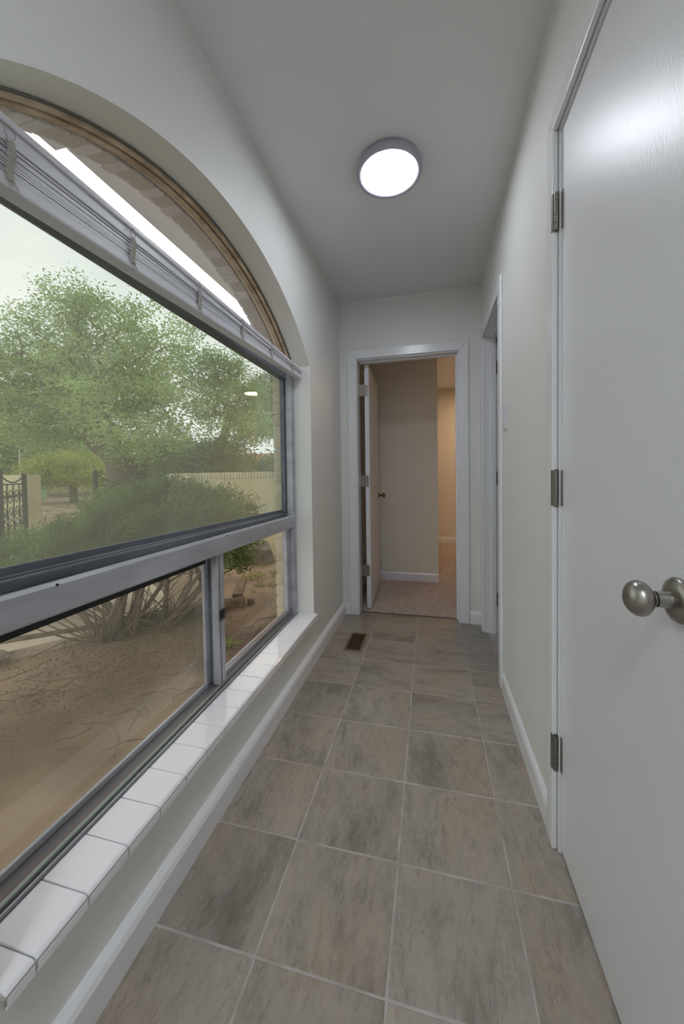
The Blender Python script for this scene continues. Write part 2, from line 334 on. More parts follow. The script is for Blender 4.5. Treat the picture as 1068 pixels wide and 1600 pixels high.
# ---------------------------------------------------------------- sill
sl = MB().box(-.787, -.667, WY0+.001, WY1-.001, .251, .2655).build('trim_1', GROUTW); struct(sl, 'window sill ledge covered with white glazed tiles')
ys = [.430+.0-.0]
edges = [.418]+[.4655+.0993*k for k in range(0, 17)]
edges = [e for e in edges if e < WY1-.02]+[WY1+.012]
for a, b in zip(edges[:-1], edges[1:]):
    # bullnose profile: flat top, rounded front edge turning down in front of the wall
    xf = -.6665 if True else 0; top = .2705; rr = .011; bot = .243
    last = b > WY1; y1 = b-.0013 if not last else b
    pr = [(-.786 , .262)]
    pr += [(-.786, top)]
    pr += [(xf-rr+rr*math.sin(t*math.pi/12), top-rr+rr*math.cos(t*math.pi/12)) for t in range(0, 7)]
    pr += [(xf, bot), (xf-.016, bot), (xf-.016, .262)]
    m = MB()
    def sec(y, pr=pr): return [(p[0], y, p[1]) for p in pr]
    if last:      # the end tile notches round the jamb
        m.sweep(lambda i: sec([a+.0013, WY1-.001][i]), 2)
    else:
        m.sweep(lambda i: sec([a+.0013, y1][i]), 2)
    m.build('tile', SILL, sl, bevel=.0012, seg=1)
m = MB(); pr = [(-.688, .262), (-.688, .2705), (-.6775, .2705), (-.672, .269), (-.668, .265), (-.6665, .26), (-.6665, .243), (-.688, .243)]
m.sweep(lambda i: [(p[0], [WY1-.001, WY1+.012][i], p[1]) for p in pr], 2); m.build('end_cap', SILL, sl)

# ---------------------------------------------------------------- window
win = empty('window_1', (-.82, 1.24, .25)); struct(win, 'aluminium picture window under an arch over two sliding panes')
def tilt(mb, k, y0=1.24, k2=0):
    mb.v = [(x, y, z+k*(y-y0)) for x, y, z in mb.v]; return mb
# perimeter frame
m = MB(); m.box(-.865, -.795, WY1-.0375, WY1-.001, .30, 1.70); m.build('right_jamb', ALU, win, bevel=.002)
m = bx(-.815, -.79, WY1-.014, WY1-.001, .30, 1.70).build('jamb_stop', ALU, win, bevel=.0015)
bx(-.865, -.795, WY0+.001, WY0+.036, .30, 1.70).build('left_jamb', ALU, win, bevel=.002)
# bottom track: stepped channels
m = MB()
m.box(-.865, -.790, WY0+.001, WY1-.001, .252, .262)
m.box(-.7945, -.7895, WY0+.001, WY1-.001, .262, .2775)
m.box(-.8655, -.857, WY0+.001, WY1-.001, .262, .290)
m.build('sill_track', ALU, win, bevel=.001, seg=1)
MB().sweep(lambda i: [(-.8569, [WY0+.037, 1.30][i], .262), (-.822, [WY0+.037, 1.30][i], .262), (-.822, [WY0+.037, 1.30][i], .2815), (-.8569, [WY0+.037, 1.30][i], .2865)], 2).build('track_floor', TRKD, win)
bx(-.846, -.8442, WY0+.037, 1.30, .2845, .2858).build('track_bead', TRKB, win)
bx(-.8219, -.8135, WY0+.037, 1.30, .262, .2818).build('track_lip', TRKB, win)
bx(-.8115, -.7995, WY0+.037, WY1-.038, .262, .2835).build('slider_rail', TRKG, win, bevel=.0015)
bx(-.7994, -.7946, WY0+.037, WY1-.038, .2622, .2645).build('drain_gap', TRKR, win)
# mid rail
m = bx(-.812, -.789, WY0+.003, WY1-.0015, .795, .868); tilt(m, -.006).build('mid_rail', ALU, win, bevel=.007, seg=1)
m = bx(-.830, -.8125, WY0+.036, WY1-.038, .835, .862); tilt(m, -.008).build('rail_groove', mat('bronze_groove', srgb(110, 98, 84), .5, .4), win)
m = bx(-.858, -.8305, WY0+.036, WY1-.0375, .80, .884); tilt(m, -.012).build('glazing_ledge', ALUD, win, bevel=.004)
m = bx(-.866, -.8585, WY0+.036, WY1-.0375, .80, .906); tilt(m, -.012).build('glazing_bead', ALUD, win, bevel=.003)
m = bx(-.8586, -.8570, WY0+.036, WY1-.038, .884, .887); tilt(m, -.012).build('bead_line', ALU, win)
# upper frame uprights and head
bx(-.862, -.835, WY1-.052, WY1-.0376, .86, 1.672).build('side_bead', ALUD, win, bevel=.003)
bx(-.862, -.835, WY0+.037, WY0+.052, .86, 1.672).build('side_bead', ALUD, win, bevel=.003)
bx(-.834, -.8305, WY1-.0385, WY1-.0376, .87, 1.67).build('side_gasket', RUB, win)
m = bx(-.868, -.822, WY0+.036, WY1-.0375, 1.664, 1.704); tilt(m, -.006).build('head_bar', ALUD, win, bevel=.002)
# arched wooden stops
def ring(ra, rb, xa, xb, y0=WY0+.002, y1=WY1-.002, n=64, zmin=1.70):
    m = MB(); 
    def z(y, r): return AC[1]+math.sqrt(max(0, r*r-(y-AC[0])**2))
    def sec(i):
        y = y0+(y1-y0)*i/n; return [(xa, y, z(y, ra)), (xb, y, z(y, ra)), (xb, y, z(y, rb)), (xa, y, z(y, rb))]
    return m.sweep(sec, n+1)
ring(AR-.002, AR-.012, -.797, -.810).build('arch_stop', WOODST, win)
ring(AR-.004, AR-.009, -.8105, -.818).build('arch_groove', mat('dark_gap', srgb(120, 104, 86), .9), win)
ring(AR-.002, AR-.014, -.8185, -.838).build('arch_frame', WOODST, win)
ring(AR-.0015, AR-.005, -.7895, -.7965).build('arch_caulk', mat('caulk', srgb(120, 116, 106), .9), win)
# panes
def pane(y0, y1, z0, z1, x, m, lab): 
    o = MB().add([(x, y0, z0), (x, y1, z0), (x, y1, z1), (x, y0, z1)], [(0, 1, 2, 3)]).build('glass_pane', m, win, label=lab)
    return o
pane(WY0+.037, WY1-.040, .89, 1.668, -.860, GL_UP, 'large fixed pane with a grey-green tint')
pane(WY0+.042, 1.290, .285, .800, -.858, GL_LO, 'hazy bronze-tinted lower pane')
pane(1.338, WY1-.06, .292, .800, -.846, GL_CL, 'clear lower right pane')
n = 40; vs = [(-.845, WY0+.01+(WY1-WY0-.02)*i/n, 1.70) for i in range(n+1)]+[(-.845, WY0+.01+(WY1-WY0-.02)*i/n, max(1.7002, arch(WY0+.01+(WY1-WY0-.02)*i/n, AR-.004))) for i in range(n+1)]
MB().add(vs, [(i, i+1, n+2+i, n+1+i) for i in range(n)]).build('glass_pane', GL_CL, win, label='clear half-moon pane under the arch')
# lower left sash, lower right sash
s1 = empty('left_sash', (-.85, .9, .29)); attach(s1, win); s1['label'] = 'fixed sash with a dark gasket'
bx(-.862, -.850, 1.232, 1.262, .284, .800).build('stile', ALU, s1, bevel=.002)
bx(-.853, -.836, 1.256, 1.285, .280, .802).build('interlock', ALUD, s1, bevel=.002)
tilt(bx(-.862, -.848, WY0+.04, 1.24, .762, .800), -.004).build('top_rail', RUB, s1)
bx(-.856, -.846, WY0+.04, 1.24, .279, .300).build('bottom_rail', ALU, s1, bevel=.002)
s2 = empty('right_sash', (-.82, 1.6, .29)); attach(s2, win); s2['label'] = 'sliding sash with a small latch'
bx(-.832, -.804, 1.250, 1.262, .284, .802).build('stile', ALU, s2, bevel=.002)
bx(-.828, -.810, 1.2625, 1.268, .284, .800).build('gasket', RUB, s2)
bx(-.833, -.802, 1.2685, 1.292, .284, .802).build('stile', ALU, s2, bevel=.0025)
bx(-.840, -.812, 1.292, WY1-.038, .284, .308).build('bottom_rail', ALUW, s2, bevel=.002)
bx(-.844, -.818, WY1-.088, WY1-.038, .308, .800).build('end_stile', ALU, s2, bevel=.002)
lt = empty('sash_latch', (-.80, 1.27, .555)); attach(lt, win); lt['label'] = 'small dark thumb latch'
bx(-.8020, -.7985, 1.254, 1.290, .535, .578).build('latch_plate', NICKD, lt, bevel=.001)
MB().lathe([(0, .009), (.006, .0095), (.009, .007), (.010, .001)], (-.799, 1.279, .556), (1, 0, 0), 20).build('latch_knob', NICKD, lt, smooth=True)
MB().add([(-.798, 1.258, .55), (-.798, 1.274, .572), (-.793, 1.274, .572), (-.793, 1.258, .55), (-.798, 1.262, .545), (-.798, 1.278, .565), (-.793, 1.278, .565), (-.793, 1.262, .545)], [(0, 1, 2, 3), (4, 5, 6, 7), (0, 4, 7, 3), (1, 5, 6, 2), (3, 2, 6, 7), (0, 1, 5, 4)]).build('latch_lever', RUB, lt)
for yy in (.62, 1.30, 1.95): MB().lathe([(0, .0035), (.0012, .003), (.0016, .0005)], (-.789, yy, .862-.006*(yy-1.24)), (1, 0, 0), 12).build('screw', RUB, win)

# ---------------------------------------------------------------- exterior of the house wall
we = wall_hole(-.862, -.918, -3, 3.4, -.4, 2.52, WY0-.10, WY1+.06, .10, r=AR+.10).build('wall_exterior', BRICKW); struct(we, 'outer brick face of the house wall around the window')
# arch soldier bricks
ang0 = math.acos((WY1-.012-AC[0])/(AR-.012)); n = 36
for i in range(n):
    a0 = ang0+(math.pi-2*ang0)*(i+.05)/n; a1 = ang0+(math.pi-2*ang0)*(i+.95)/n; jr = random.uniform(-.0015, .0015); jx = random.uniform(-.003, .003)
    def P(a, r, x): return (x, AC[0]+r*math.cos(a), AC[1]+r*math.sin(a))
    ri, ro = AR-.008+jr, AR+.10
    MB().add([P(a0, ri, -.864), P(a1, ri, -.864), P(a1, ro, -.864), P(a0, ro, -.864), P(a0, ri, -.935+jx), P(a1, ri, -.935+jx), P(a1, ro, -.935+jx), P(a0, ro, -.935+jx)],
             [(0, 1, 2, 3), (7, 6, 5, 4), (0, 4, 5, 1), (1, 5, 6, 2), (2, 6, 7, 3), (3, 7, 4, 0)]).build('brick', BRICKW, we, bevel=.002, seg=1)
z = .10
k = 0
while z < 1.70:
    j = random.uniform(-.003, .003)
    br = bx(-.918+j*.5, -.872, WY1-.022+j, WY1+.06, z+.003, z+.062)
    br.build('brick', BRICK, we, bevel=.003, seg=1); z += .068; k += 1
# mortar joints behind them
ring(AR-.008, AR+.10, -.866, -.922, WY0-.02, WY1+.02, 48).build('mortar', mat('mortar', srgb(205, 208, 214), .95), we)
bx(-.912, -.868, WY1-.014, WY1+.06, .10, 1.74).build('mortar', bpy.data.materials['mortar'], we)
# eave
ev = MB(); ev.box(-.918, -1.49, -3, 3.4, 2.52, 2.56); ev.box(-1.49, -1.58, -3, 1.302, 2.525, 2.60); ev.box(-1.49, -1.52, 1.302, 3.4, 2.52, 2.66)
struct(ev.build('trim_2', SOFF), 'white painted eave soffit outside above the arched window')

# ---------------------------------------------------------------- doors
def hinge(parent, x, y, z, nx, h=.1):
    """butt hinge with knuckle, on a wall whose face looks to -x"""
    hg = empty('hinge', (x, y, z)); attach(hg, parent); hg['label'] = 'brushed nickel butt hinge'
    bx(x-.0215, x-.0188, y+.001, y+.0135, z-h/2, z+h/2).build('leaf_plate', HING, hg, bevel=.0008)
    bx(x-.0010, x+.0014, y-.0145, y-.001, z-h/2, z+h/2).build('leaf_plate', HING, hg, bevel=.0008)
    for k_ in range(5):
        MB().lathe([(0, .0062), (h/5-.0014, .0062)], (x-.012, y, z-h/2+k_*h/5), (0, 0, 1), 14).build('knuckle', HING, hg, smooth=False)
    MB().lathe([(-.004, .002), (-.002, .005), (h+.001, .005), (h+.003, .002)], (x-.012, y, z-h/2), (0, 0, 1), 12).build('pin', NICKD, hg)
def casing_x(parent, x, y0, y1, z1, w=.062, t=.014, z0=0):
    """flat casing with eased edges and mitred corners round an opening in a wall facing -x"""
    def leg(ya, yb, za, zb): pass
    a = MB(); a.add([(x, y0, z0), (x, y0-w, z0), (x, y0-w, z1+w), (x, y0, z1), (x-t, y0, z0), (x-t, y0-w, z0), (x-t, y0-w, z1+w), (x-t, y0, z1)], [(0, 1, 2, 3), (4, 5, 6, 7), (0, 4, 5, 1), (1, 5, 6, 2), (2, 6, 7, 3), (3, 7, 4, 0)])
    a.build('casing', TRIM, parent, bevel=.004)
    a = MB(); a.add([(x, y1, z0), (x, y1+w, z0), (x, y1+w, z1+w), (x, y1, z1), (x-t, y1, z0), (x-t, y1+w, z0), (x-t, y1+w, z1+w), (x-t, y1, z1)], [(0, 1, 2, 3), (4, 5, 6, 7), (0, 4, 5, 1), (1, 5, 6, 2), (2, 6, 7, 3), (3, 7, 4, 0)])
    a.build('casing', TRIM, parent, bevel=.004)
    a = MB(); a.add([(x, y0, z1), (x, y0-w, z1+w), (x, y1+w, z1+w), (x, y1, z1), (x-t, y0, z1), (x-t, y0-w, z1+w), (x-t, y1+w, z1+w), (x-t, y1, z1)], [(0, 1, 2, 3), (4, 5, 6, 7), (0, 4, 5, 1), (1, 5, 6, 2), (2, 6, 7, 3), (3, 7, 4, 0)])
    a.build('head_casing', TRIM, parent, bevel=.004)
# near door (closed, right)
d1 = empty('door_1', (XR, .82, 0)); struct(d1, 'closed white flush door at the right with a satin nickel knob')
bx(.352, .387,   .502, 1.1420, .012, 2.026).build('door_leaf', DOORW, d1, bevel=.0015)
m = MB(); m.box(.3455, .4645, NY1-.0065, NY1-.0005, 0, NZ-.0005); m.box(.3455, .4645, NY0+.0005, NY0+.0065, 0, NZ-.0005); m.box(.3455, .4645, NY0+.007, NY1-.007, NZ-.0085, NZ-.0005)
m.box(.390, .402, NY1-.018, NY1-.007, 0, NZ-.009); m.build('jamb', TRIM, d1)
casing_x(d1, XR-.0003, NY0+.003, NY1+.001, NZ-.001, .052)
for zz in (1.812, 1.050, .290): hinge(d1, .3505, 1.1460, zz, 0)
kb = empty('knob', (.352, .637, .903)); attach(kb, d1); kb['label'] = 'satin nickel round knob with a round rose'
MB().lathe([(0, .0335), (.003, .0335), (.007, .031), (.011, .022), (.013, .013), (.0135, .001)], (.352, .637, .903), (-1, 0, 0), 48).build('rosette', NICK, kb, smooth=True)
MB().lathe([(.012, .0125), (.030, .0118), (.0305, .010), (.0325, .010), (.033, .0118), (.0345, .0118), (.035, .009), (.037, .009)], (.352, .637, .903), (-1, 0, 0), 36).build('neck', NICK, kb, smooth=False)
MB().lathe([(.036, .006), (.0365, .013), (.040, .020), (.045, .0248), (.051, .0268), (.057, .0258), (.063, .0215), (.067, .0155), (.0695, .008), (.0702, .0008)], (.352, .637, .903), (-1, 0, 0), 48).build('knob_head', NICK, kb, smooth=True)
MB().lathe([(.0305, .0112), (.0325, .0112)], (.352, .637, .903), (-1, 0, 0), 24).build('collar_ring', RUB, kb)
# far right door (open into the side room)
d2 = empty('door_2', (XR, 2.35, 0)); struct(d2, 'doorway in the right wall near the far end, door opened inward')
m = MB(); m.box(XR+.0005, XR+.1195, FY1-.0125, FY1-.0005, 0, FZ-.0005); m.box(XR+.0005, XR+.1195, FY0+.0005, FY0+.0125, 0, FZ-.0005); m.box(XR+.0005, XR+.1195, FY0+.013, FY1-.013, FZ-.0125, FZ-.0005)
m.build('jamb', TRIM, d2, bevel=.001)
m = MB(); m.box(.390, .420, FY1-.024, FY1-.0126, 0, FZ-.013); m.box(.390, .420, FY0+.0126, FY0+.024, 0, FZ-.013); m.box(.390, .420, FY0+.025, FY1-.025, FZ-.024, FZ-.013); m.build('door_stop', TRIM, d2, bevel=.001)
casing_x(d2, XR-.0003, FY0+.004, FY1-.004, FZ-.003, .066)
bx(.470, 1.08, FY1-.052, FY1-.017, .012, FZ-.02).build('door_leaf', DOORW, d2, bevel=.0015)
for zz in (1.80, 1.06, .235):
    hg = empty('hinge', (.44, FY1-.014, zz)); attach(hg, d2)
    bx(.4225, .462, FY1-.0155, FY1-.0126, zz-.045, zz+.045).build('leaf_plate', HING, hg)
    MB().lathe([(0, .005), (.09, .005)], (.4665, FY1-.014, zz-.045), (0, 0, 1), 12).build('knuckle', NICK, hg)
# end door (open into the bedroom)
d3 = empty('door_3', (-.19, YE, 0)); struct(d3, 'open doorway at the end of the hall with its white flush door swung in')
m = MB(); m.box(EX0+.0005, EX0+.0155, YE+.001, YE+.119, 0, EZ-.0005); m.box(EX1-.0155, EX1-.0005, YE+.001, YE+.119, 0, EZ-.0005); m.box(EX0+.016, EX1-.016, YE+.001, YE+.119, EZ-.0155, EZ-.0005); m.build('jamb', TRIM, d3, bevel=.001)
m = MB(); m.box(EX1-.027, EX1-.0156, YE+.045, YE+.075, 0, EZ-.016); m.box(EX0+.028, EX1-.028, YE+.045, YE+.075, EZ-.027, EZ-.016); m.build('door_stop', TRIM, d3, bevel=.001)
def casing_y(parent, y, x0, x1, z1, w, t=.014):
    fs = [(0, 1, 2, 3), (4, 5, 6, 7), (0, 4, 5, 1), (1, 5, 6, 2), (2, 6, 7, 3), (3, 7, 4, 0)]
    for s, xx, nm in ((-1, x0, 'casing'), (1, x1, 'casing')):
        MB().add([(xx, y, 0), (xx+s*w, y, 0), (xx+s*w, y, z1+w), (xx, y, z1), (xx, y-t, 0), (xx+s*w, y-t, 0), (xx+s*w, y-t, z1+w), (xx, y-t, z1)], fs).build(nm, TRIM, parent, bevel=.004)
    MB().add([(x0, y, z1), (x0-w, y, z1+w), (x1+w, y, z1+w), (x1, y, z1), (x0, y-t, z1), (x0-w, y-t, z1+w), (x1+w, y-t, z1+w), (x1, y-t, z1)], fs).build('head_casing', TRIM, parent, bevel=.004)
casing_y(d3, YE-.0003, EX0+.010, EX1-.008, EZ-.008, .068)
# leaf: hinged at the left jamb, swung about 92 degrees
a = math.radians(2.4); c0 = Vector((-.516, 2.905, 0)); dy = Vector((-math.sin(a), math.cos(a), 0)); dx = Vector((math.cos(a), math.sin(a), 0))
def lf(u, w, z): return c0+dx*u+dy*w+Vector((0, 0, z))
def lbox(u0, u1, w0, w1, z0, z1):
    return MB().add([lf(u0, w0, z0), lf(u1, w0, z0), lf(u1, w1, z0), lf(u0, w1, z0), lf(u0, w0, z1), lf(u1, w0, z1), lf(u1, w1, z1), lf(u0, w1, z1)], [(3, 2, 1, 0), (4, 5, 6, 7), (0, 1, 5, 4), (1, 2, 6, 5), (2, 3, 7, 6), (3, 0, 4, 7)])
lbox(0, .035, 0, .74, .018, 1.968).build('door_leaf', DOORW, d3, bevel=.0015)
for zz in (1.765, 1.045, .325):
    hg = empty('hinge', (-.52, 2.90, zz)); attach(hg, d3)
    lbox(-.004, .026, -.0025, -.0002, zz-.045, zz+.045).build('leaf_plate', HING, hg, bevel=.001)
    lbox(-.042, -.006, -.0045, -.002, zz-.045, zz+.045).build('leaf_plate', HING, hg, bevel=.001)
    MB().lathe([(0, .005), (.09, .005)], lf(-.004, -.006, zz-.045), (0, 0, 1), 12).build('knuckle', NICK, hg)
kc = lf(.035, .68, .893)
kb = empty('knob', kc); attach(kb, d3); kb['label'] = 'small bronze-toned round knob'
BRN = mat('antique_brass', srgb(150, 122, 92), .35, 1)
MB().lathe([(0, .031), (.004, .030), (.009, .015), (.010, .010), (.036, .009)], kc, dx, 24).build('rosette', BRN, kb, smooth=True)
MB().lathe([(.034, .010), (.040, .021), (.050, .026), (.060, .022), (.066, .010), (.067, .001)], kc, dx, 24).build('knob_head', BRN, kb, smooth=True)
# threshold strip
struct(bx(EX0+.016, EX1-.016, 2.858, 2.872, -.003, .0035).build('trim_3', mat('threshold', srgb(96, 90, 84), .7)), 'dark joint between the hall tiles and the carpet')

# ================================================================ THINGS IN THE HALL
def fixture(x, y, label, grp=None, led=None):
    t = empty('ceiling_light', (x, y, H)); tag(t, label, 'ceiling light', grp)
    MB().lathe([(-.0003, .128), (-.006, .137), (-.030, .140), (-.038, .138), (-.040, .133), (-.038, .122), (-.034, .119), (-.030, .117), (-.005, .117)][::1], (x, y, H), (0, 0, 1), 64).build('housing_ring', LAMPW, t, smooth=True)
    d = MB().lathe([(-.028, .1165), (-.034, .1165), (-.0362, .112), (-.037, .08), (-.0372, .0005)], (x, y, H), (0, 0, 1), 48).build('diffuser', led or LED, t, smooth=True, label='glowing white diffuser')
    return t
fixture(-.170, 1.630, 'round flush white ceiling light glowing cool white in the hallway')
fixture(-.170, -.75, 'added round fill light on the hallway ceiling, unseen behind the camera', None, LED_FILL)  # unseen fixture added behind the camera to brighten the hall
fixture(-.170, -1.7, 'second added round fill light at the back end of the hallway, unseen behind the camera', None, LED_FILL)  # another added fill light, further back
fixture(1.0, 5.3, 'warm round flush ceiling light of the carpeted bedroom, seen mirrored in the large pane', None, LEDW)

# mini blind pulled up
bl = empty('window_blind', (-.755, 1.24, 1.72)); tag(bl, 'white horizontal blind pulled fully up across the window head', 'blind')
kt = (1.718-1.747)/(2.060-.51)
def ztop(y): return 1.747+kt*(y-.51)
def zbot(y): return 1.620+(1.664-1.620)/(1.55)*(y-.51)
YA, YZ = .425, 2.058
def strip(xa, xb, f0, f1, ya=YA, yb=YZ):
    return MB().add([(xa, ya, f0(ya)), (xb, ya, f0(ya)), (xb, yb, f0(yb)), (xa, yb, f0(yb)), (xa, ya, f1(ya)), (xb, ya, f1(ya)), (xb, yb, f1(yb)), (xa, yb, f1(yb))], [(3, 2, 1, 0), (4, 5, 6, 7), (0, 1, 5, 4), (1, 2, 6, 5), (2, 3, 7, 6), (3, 0, 4, 7)])
def zhb(y): return ztop(y)-.046+(.024)*(y-.51)/1.55      # underside of the headrail
def zrt(y): return zbot(y)+.026-(.010)*(y-.51)/1.55       # top of the bottom rail
strip(-.775, -.741, zhb, lambda y: ztop(y)-.002).build('headrail', BLIND, bl, bevel=.002)
strip(-.7409, -.7345, lambda y: ztop(y)-.014, ztop).build('headrail_lip', BLIND, bl, bevel=.003)
strip(-.7409, -.7365, zhb, lambda y: zhb(y)+.006).build('headrail_lip', BLIND, bl, bevel=.0015)
ns = 9
for i in range(ns):
    def za(y, i=i): lo = zrt(y)+.0005; hi = zhb(y)-.0005; return lo+(hi-lo)*(i+.10)/ns
    def zb(y, i=i): lo = zrt(y)+.0005; hi = zhb(y)-.0005; return lo+(hi-lo)*(i+.82)/ns
    dx_ = random.uniform(-.002, .002)
    strip(-.772+dx_, -.742+dx_, za, zb).build('slat', BLIND, bl)
strip(-.776, -.736, zbot, zrt).build('bottom_rail', BLIND, bl, bevel=.005)
for yy in (.52, .80, 1.077, 1.36, 1.635, 1.908):
    m = MB(); zt = zhb(yy)+.004; zb_ = zbot(yy)+.012; nn = 26
    for s in (0, 2.1, 4.2):
        m.tube([(-.7335+.003*math.cos(i*1.1+s), yy+.0062*math.sin(i*1.1+s)+.003*math.sin(i*.23), zt+(zb_-zt)*i/nn) for i in range(nn+1)], .0019, 5)
    m.tube([(-.733, yy+.009*math.sin(t*.5), zt+.003+.011*(1-math.cos(t*.5))) for t in range(13)], .0012, 5)
    m.tube([(-.7345+.001, yy+.008*math.sin(t*.5)+.004, zb_-.002-.006*(1-math.cos(t*.5))) for t in range(13)], .0011, 5)
    m.build('ladder_cord', CORD, bl)
MB().lathe([(0, .003), (.001, .0025), (.0012, .0002)], (-.756, .80, zbot(.8)), (0, 0, -1), 10).build('cord_plug', CORD, bl)

# light switch
sw = empty('light_switch', (XR, 1.9085, 1.36)); tag(sw, 'white light switch plate on the right wall beside the far doorway', 'light switch')
bx(XR-.0065, XR-.0002, 1.874, 1.944, 1.300, 1.422).build('switch_plate', PLAST, sw, bevel=.002)
bx(XR-.0095, XR-.0066, 1.893, 1.925, 1.328, 1.394).build('rocker', PLAST, sw, bevel=.001)
for zz in (1.312, 1.410): MB().lathe([(0, .003), (.001, .0028), (.0013, .0002)], (XR-.0066, 1.909, zz), (-1, 0, 0), 10).build('screw', NICK, sw)

# floor register
rg = empty('floor_register', (-.492, 2.33, 0)); tag(rg, 'bronze floor vent register set in the tiles by the left baseboard', 'floor vent')
bx(-.535, -.449, 2.218, 2.452, .0004, .0012).build('duct_opening', BLK, rg)
m = MB(); X0, X1, Y0, Y1 = -.548, -.434, 2.200, 2.470; w = .014
m.box(X0, X0+w, Y0, Y1, .0006, .005); m.box(X1-w, X1, Y0, Y1, .0006, .005); m.box(X0+w, X1-w, Y0, Y0+w+.004, .0006, .005); m.box(X0+w, X1-w, Y1-w, Y1, .0006, .005)
m.build('register_frame', BRZ, rg, bevel=.0015)
for i in range(9):
    y = 2.232+i*.0252
    MB().add([(-.533, y, .0014), (-.451, y, .0014), (-.451, y+.010, .0042), (-.533, y+.010, .0042), (-.533, y+.0012, .0012), (-.451, y+.0012, .0012), (-.451, y+.0112, .0036), (-.533, y+.0112, .0036)], [(0, 1, 2, 3), (7, 6, 5, 4), (0, 4, 5, 1), (1, 5, 6, 2), (2, 6, 7, 3), (3, 7, 4, 0)]).build('louver', mat('bronze_dark', srgb(84, 70, 52), .5, .5) if i == 0 else bpy.data.materials['bronze_dark'], rg)

# ================================================================ OUTSIDE
def hgt(x, y): return .05*math.sin(x*1.7+y*.6)*math.sin(y*1.3-x*.4)*min(1, max(0, (-x-1.2)/3))
nx_, ny_ = 90, 90
xs = -.93-np.linspace(0, 1, nx_)**2.2*75; yy_ = -8+np.linspace(0, 1, ny_)**1.8*80
vs = []; 
for yv in yy_:
    for xv in xs:
        near = min(1, abs(xv)/1.5) if abs(xv) < 12 else .3
        vs.append((xv, yv, ZG+(.012*math.sin(xv*7+yv*3)*math.sin(yv*8-xv*2)+.02*math.sin(xv*1.3+yv*.9))*near-.01))
fs = [(j*nx_+i, j*nx_+i+1, (j+1)*nx_+i+1, (j+1)*nx_+i) for j in range(ny_-1) for i in range(nx_-1)]
gd = MB().add(vs, fs).build('ground', DIRT, smooth=True); struct(gd, 'sandy brown soil of the front yard')
# driveway slab
pts = [(-5.2, -.3), (-3.06, 1.97), (-2.81, 2.29), (-2.42, 2.80), (-2.75, 3.35), (-4.2, 4.3), (-7.2, 5.6), (-12, 8.0), (-20, 12), (-22, 8), (-13, 3), (-9, -1)]
n = len(pts); m = MB().add([(x, y, ZG+.035) for x, y in pts]+[(x, y, ZG-.08) for x, y in pts], [tuple(range(n)), tuple(range(n, 2*n))]+[(i, (i+1) % n, n+(i+1) % n, n+i) for i in range(n)])
struct(m.build('driveway', CONC), 'pale concrete driveway slab crossing the yard')
# landscape timbers
def timber(p, q, h, w, label, cat='timber'):
    p, q = Vector((*p, 0)), Vector((*q, 0)); d = (q-p).normalized(); nrm = Vector((-d.y, d.x, 0))*w/2; z0, z1 = ZG-.03, ZG+h
    secs = []
    for i in range(7):
        c = p+(q-p)*i/6; j = [random.uniform(-.004, .004) for _ in range(4)]
        secs.append([c-nrm+Vector((0, 0, z0)), c+nrm+Vector((0, 0, z0)), c+nrm+Vector((0, 0, z1+j[0])), c-nrm+Vector((0, 0, z1+j[1]))])
    o = MB().sweep(lambda i: secs[i], 7).build('landscape_timber', TIMB, bevel=.008); return tag(o, label, cat, 'landscape timbers edging the yard')
timber((-1.83, 3.32), (-2.64, 2.62), .085, .085, 'weathered timber edging whose cut end shows in the lower right pane')
timber((-2.68, 2.585), (-3.5, 1.9), .05, .085, 'half-buried timber edging behind the bare shrub stems along the driveway')
timber((-2.30, 4.1), (-2.05, 3.55), .03, .10, 'grey low timber lying behind the cut-off timber end in the sand')
st = MB().lathe([(-.05, .035), (.065, .036), (.07, .03)], (-1.775, 3.335, ZG), (0, 0, 1), 14).build('timber_stake', TIMB); tag(st, 'short round wooden stake at the cut end of the timber', 'stake')
# boulder
def boulder(c, s, label, seed=1):
    import bmesh; r_ = random.Random(seed); b = bmesh.new(); bmesh.ops.create_icosphere(b, subdivisions=3, radius=1)
    from mathutils import noise
    for v_ in b.verts:
        k_ = 1+.28*noise.noise(v_.co*1.3+Vector((seed*3.1, 0, 0)))+.12*noise.noise(v_.co*4+Vector((seed, 5, 0)))
        v_.co = Vector((v_.co.x*s[0]*k_, v_.co.y*s[1]*k_, v_.co.z*s[2]*k_))
    me = bpy.data.meshes.new('boulder'); b.to_mesh(me); b.free(); me.materials.append(STONE); o = bpy.data.objects.new('boulder', me); COL.objects.link(o); o.location = c
    return tag(o, label, 'rock')
boulder((-2.52, 5.02, ZG+.10), (.23, .20, .22), 'grey rounded boulder against the foot of the cream yard wall')
boulder((-3.02, 1.93, ZG+.04), (.09, .05, .035), 'small pale flat stone at the corner of the driveway edge', 2)
# yard wall with brick cap
yw = bx(-4.42, -1.2, 5.45, 5.62, ZG-.1, 1.075).build('yard_wall', STUC); tag(yw, 'cream rendered garden wall with an upright brick cap course', 'wall')
x = -4.44; bx(-4.42, -1.3, 5.455, 5.61, 1.075, 1.155).build('cap_mortar', mat('dark_mortar', srgb(112, 104, 90), .95), yw); bm_ = bx(0, .0440, -.012, .185, 0, .092).build('brick', BRICK, yw, bevel=.003, seg=1); bm_.matrix_parent_inverse = Matrix(); bm_.location = (x, 5.45, 1.0752)
while x < -1.35:
    x += .0535; b2 = copy(bm_, yw, (x, 5.45+random.uniform(-.003, .003), 1.0752+random.uniform(-.002, .002)))
